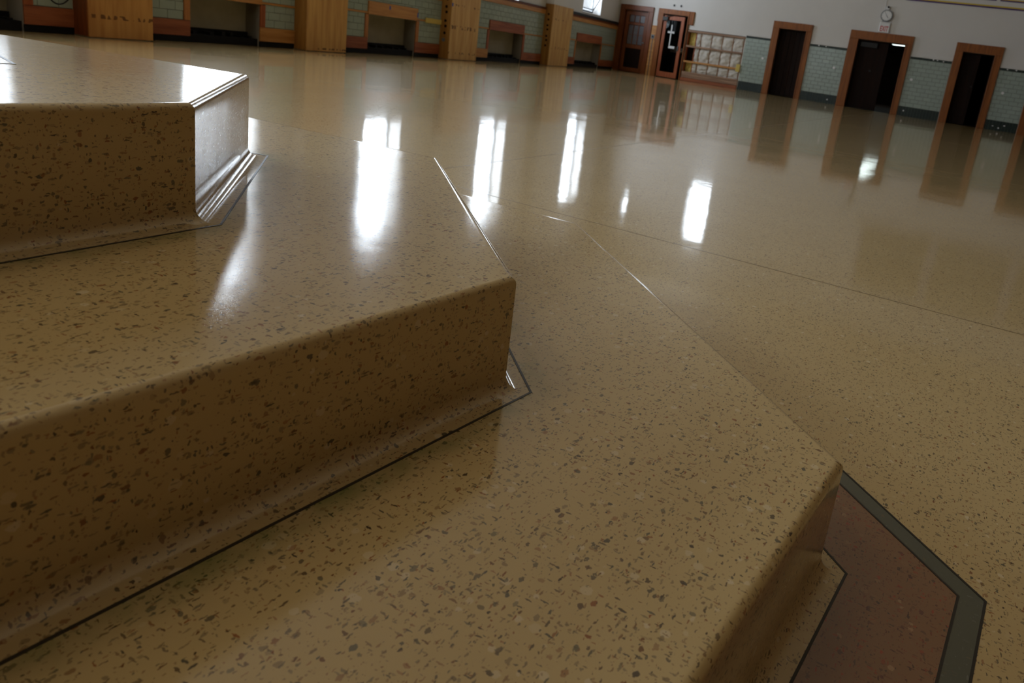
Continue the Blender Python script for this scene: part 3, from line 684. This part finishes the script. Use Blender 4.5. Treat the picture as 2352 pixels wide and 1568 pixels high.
def lump(name, x0, x1, zl, zh, mat, parent, dep=(-.13, -.012), bulge=.022):
    nx, nz = 7, 10; V = []; F = []
    for j in range(nz + 1):
        for i in range(nx + 1):
            u, v = i / nx, j / nz; e_ = min(1, 2.2 * math.sin(math.pi * u)) * min(1, 2.6 * math.sin(math.pi * v)) if 0 < i < nx and 0 < j < nz else .85
            V.append((x0 + (x1 - x0) * u, -(dep[0] + (dep[1] - dep[0]) * e_ + random.uniform(-1, 1) * bulge * e_), zl + (zh - zl) * v))
    for j in range(nz):
        for i in range(nx): k = j * (nx + 1) + i; F.append((k, k + 1, k + nx + 2, k + nx + 1))
    return mk(name, V, F, mat, parent, True)
for r in range(3):
    for k in range(1, len(SX) - 1):
        lump('insulation', SX[k] + .018, SX[k + 1] - .018, zz[2 * r], zz[2 * r + 1], M['insul'], e)
    if r in (0, 2): lump('foam_piece', SX[0] + .03, SX[1] - .03, zz[2 * r], zz[2 * r + 1], M['foam'], e, (-.165, -.12))
wbox('foam_block', a1 - .12, a1 + .005, .021, .05, .50, .72, M['foam'], e, .012)['label'] = 'yellow foam block at the right end'

# ---------------------------------------------------------------- clock, exit sign, mural edge, high windows
e = B_obj(empty('wall_clock', label='round white-faced wall clock with grey rim above the wide doorway', cat='clock'))
disc('clock_rim', -2.375, .03, 2.52, .155, .05, M['grey_metal'], e, 40, .01); disc('clock_face', -2.375, .057, 2.52, .128, .006, M['white_paint'], e, 40)
m = MB(); m.box(-.005, .005, .061, .063, -.01, .075); h_ = m.build('hour_hand', M['black'], e); h_.location = (-2.375, 0, 2.52); h_.rotation_euler = (0, math.radians(140), 0)
m = MB(); m.box(-.003, .003, .0635, .065, -.015, .105); h_ = m.build('minute_hand', M['black'], e); h_.location = (-2.375, 0, 2.52); h_.rotation_euler = (0, math.radians(-35), 0)
m = MB()
for k in range(12):
    a = k * math.pi / 6; x, z = -2.375 + .112 * math.sin(a), 2.52 + .112 * math.cos(a); m.box(x - .004, x + .004, .0605, .0615, z - .008, z + .008)
m.build('hour_marks', M['black'], e)['kind'] = 'stuff'
e = B_obj(empty('wall_bell', label='small dark knob on a pale box above the clock', cat='bell'))
wbox('bell_box', -2.44, -2.34, .001, .04, 2.68, 2.755, M['white_paint'], e, .005); disc('bell_knob', -2.375, .05, 2.745, .028, .03, M['black'], e, 16, .005)
e = B_obj(empty('exit_sign', label='white exit sign with red EXIT letters directly above the wide doorway', cat='sign'))
wbox('sign_body', -2.50, -2.235, .001, .05, 2.085, 2.345, M['white_paint'], e, .006)
tcu = bpy.data.curves.new('t', 'FONT'); tcu.body = 'EXIT'; tcu.size = .125; tcu.extrude = .001; tcu.align_x = 'CENTER'; tcu.offset = .002
to = bpy.data.objects.new('t', tcu); COL.objects.link(to); dg = bpy.context.evaluated_depsgraph_get(); me = bpy.data.meshes.new_from_object(to.evaluated_get(dg)); bpy.data.objects.remove(to)
xs = [v.co.x for v in me.vertices]; ys = [v.co.y for v in me.vertices]; sx_ = .205 / (max(xs) - min(xs)); sy_ = .135 / (max(ys) - min(ys))
for v in me.vertices: x, y, z = v.co; v.co = (-2.367 + (x - (max(xs) + min(xs)) / 2) * sx_, -.052 - z, 2.115 + (y - min(ys)) * sy_)
me.materials.clear(); link('exit_letters', me, M['red_paint'], e)
o = tube('sign_conduit', [(-2.46, YF - .010, z) for z in (2.346, 2.8, 3.4)], .007, M['white_paint']); setp(o, 'thin pale conduit running up the wall beside the clock', 'pipe')
e = B_obj(empty('wall_mural', label='large purple and yellow bordered panel high on the far wall, top right', cat='mural'))
wbox('mural_ground', -2.0, 6.4, .001, .010, 2.985, 5.4, M['plaster'], e)
wbox('purple_line', -2.0, 6.4, .0105, .016, 2.965, 3.0, M['purple'], e); wbox('yellow_line', -2.0, 6.4, .0105, .015, 3.001, 3.035, M['yellow'], e)
for p0, p1 in ((-1.75, .12), (.20, 2.1), (2.2, 4.1), (4.2, 6.1)):
    wbox('purple_line', p0, p1, .0105, .015, 3.15, 3.18, M['purple'], e); wbox('yellow_line', p0, p1, .0105, .014, 3.181, 3.205, M['yellow'], e)
    for x in (p0, p1 - .03): wbox('purple_line', x, x + .03, .0105, .015, 3.206, 5.1, M['purple'], e)
    wbox('painted_panel', p0 + .08, p1 - .08, .0105, .013, 3.26, 5.0, M['niche'], e)
for wi, (x0, x1, z0, z1) in enumerate(((-7.05, -6.35, 3.2, 4.8), (-9.35, -9.12, 4.0, 4.55))):
    w = B_obj(empty('window_%d' % (8 + wi), kind='structure')); f = MB(); t = .03
    f.box(x0, x0 + t, -.2, -.16, z0, z1); f.box(x1 - t, x1, -.2, -.16, z0, z1); f.box(x0, x1, -.2, -.16, z0, z0 + t); f.box(x0, x1, -.2, -.16, z1 - t, z1); f.box(x0, x1, -.2, -.16, (z0 + z1) / 2 - .015, (z0 + z1) / 2 + .015)
    f.build('window_frame', M['grey_metal'], w); wbox('window_pane', x0, x1, -.182, -.178, z0, z1, M['glass'], w)
    daylight(x1 - x0 + .06, z1 - z0 + .06, Matrix.Translation(((x0 + x1) / 2, YF + .26, (z0 + z1) / 2)) @ Matrix.Rotation(math.pi / 2, 4, 'X') @ Matrix.Rotation(LFLIP, 4, 'X'))

# ---------------------------------------------------------------- the rest of the room shell
def shell(name, v, mat):
    o = mk(name, v, [(0, 1, 2, 3)], mat); o['kind'] = 'structure'; return o
shell('ceiling', [(XL, YB, ZC), (XL, YF, ZC), (XR, YF, ZC), (XR, YB, ZC)], M['ceiling'])
shell('wall_right', [(XR, YB, 0), (XR, YB, ZC), (XR, YF, ZC), (XR, YF, 0)], M['wall_panel'])
shell('wall_front', [(XL, YB, 0), (XL, YB, ZC), (XR, YB, ZC), (XR, YB, 0)], M['wall_panel'])
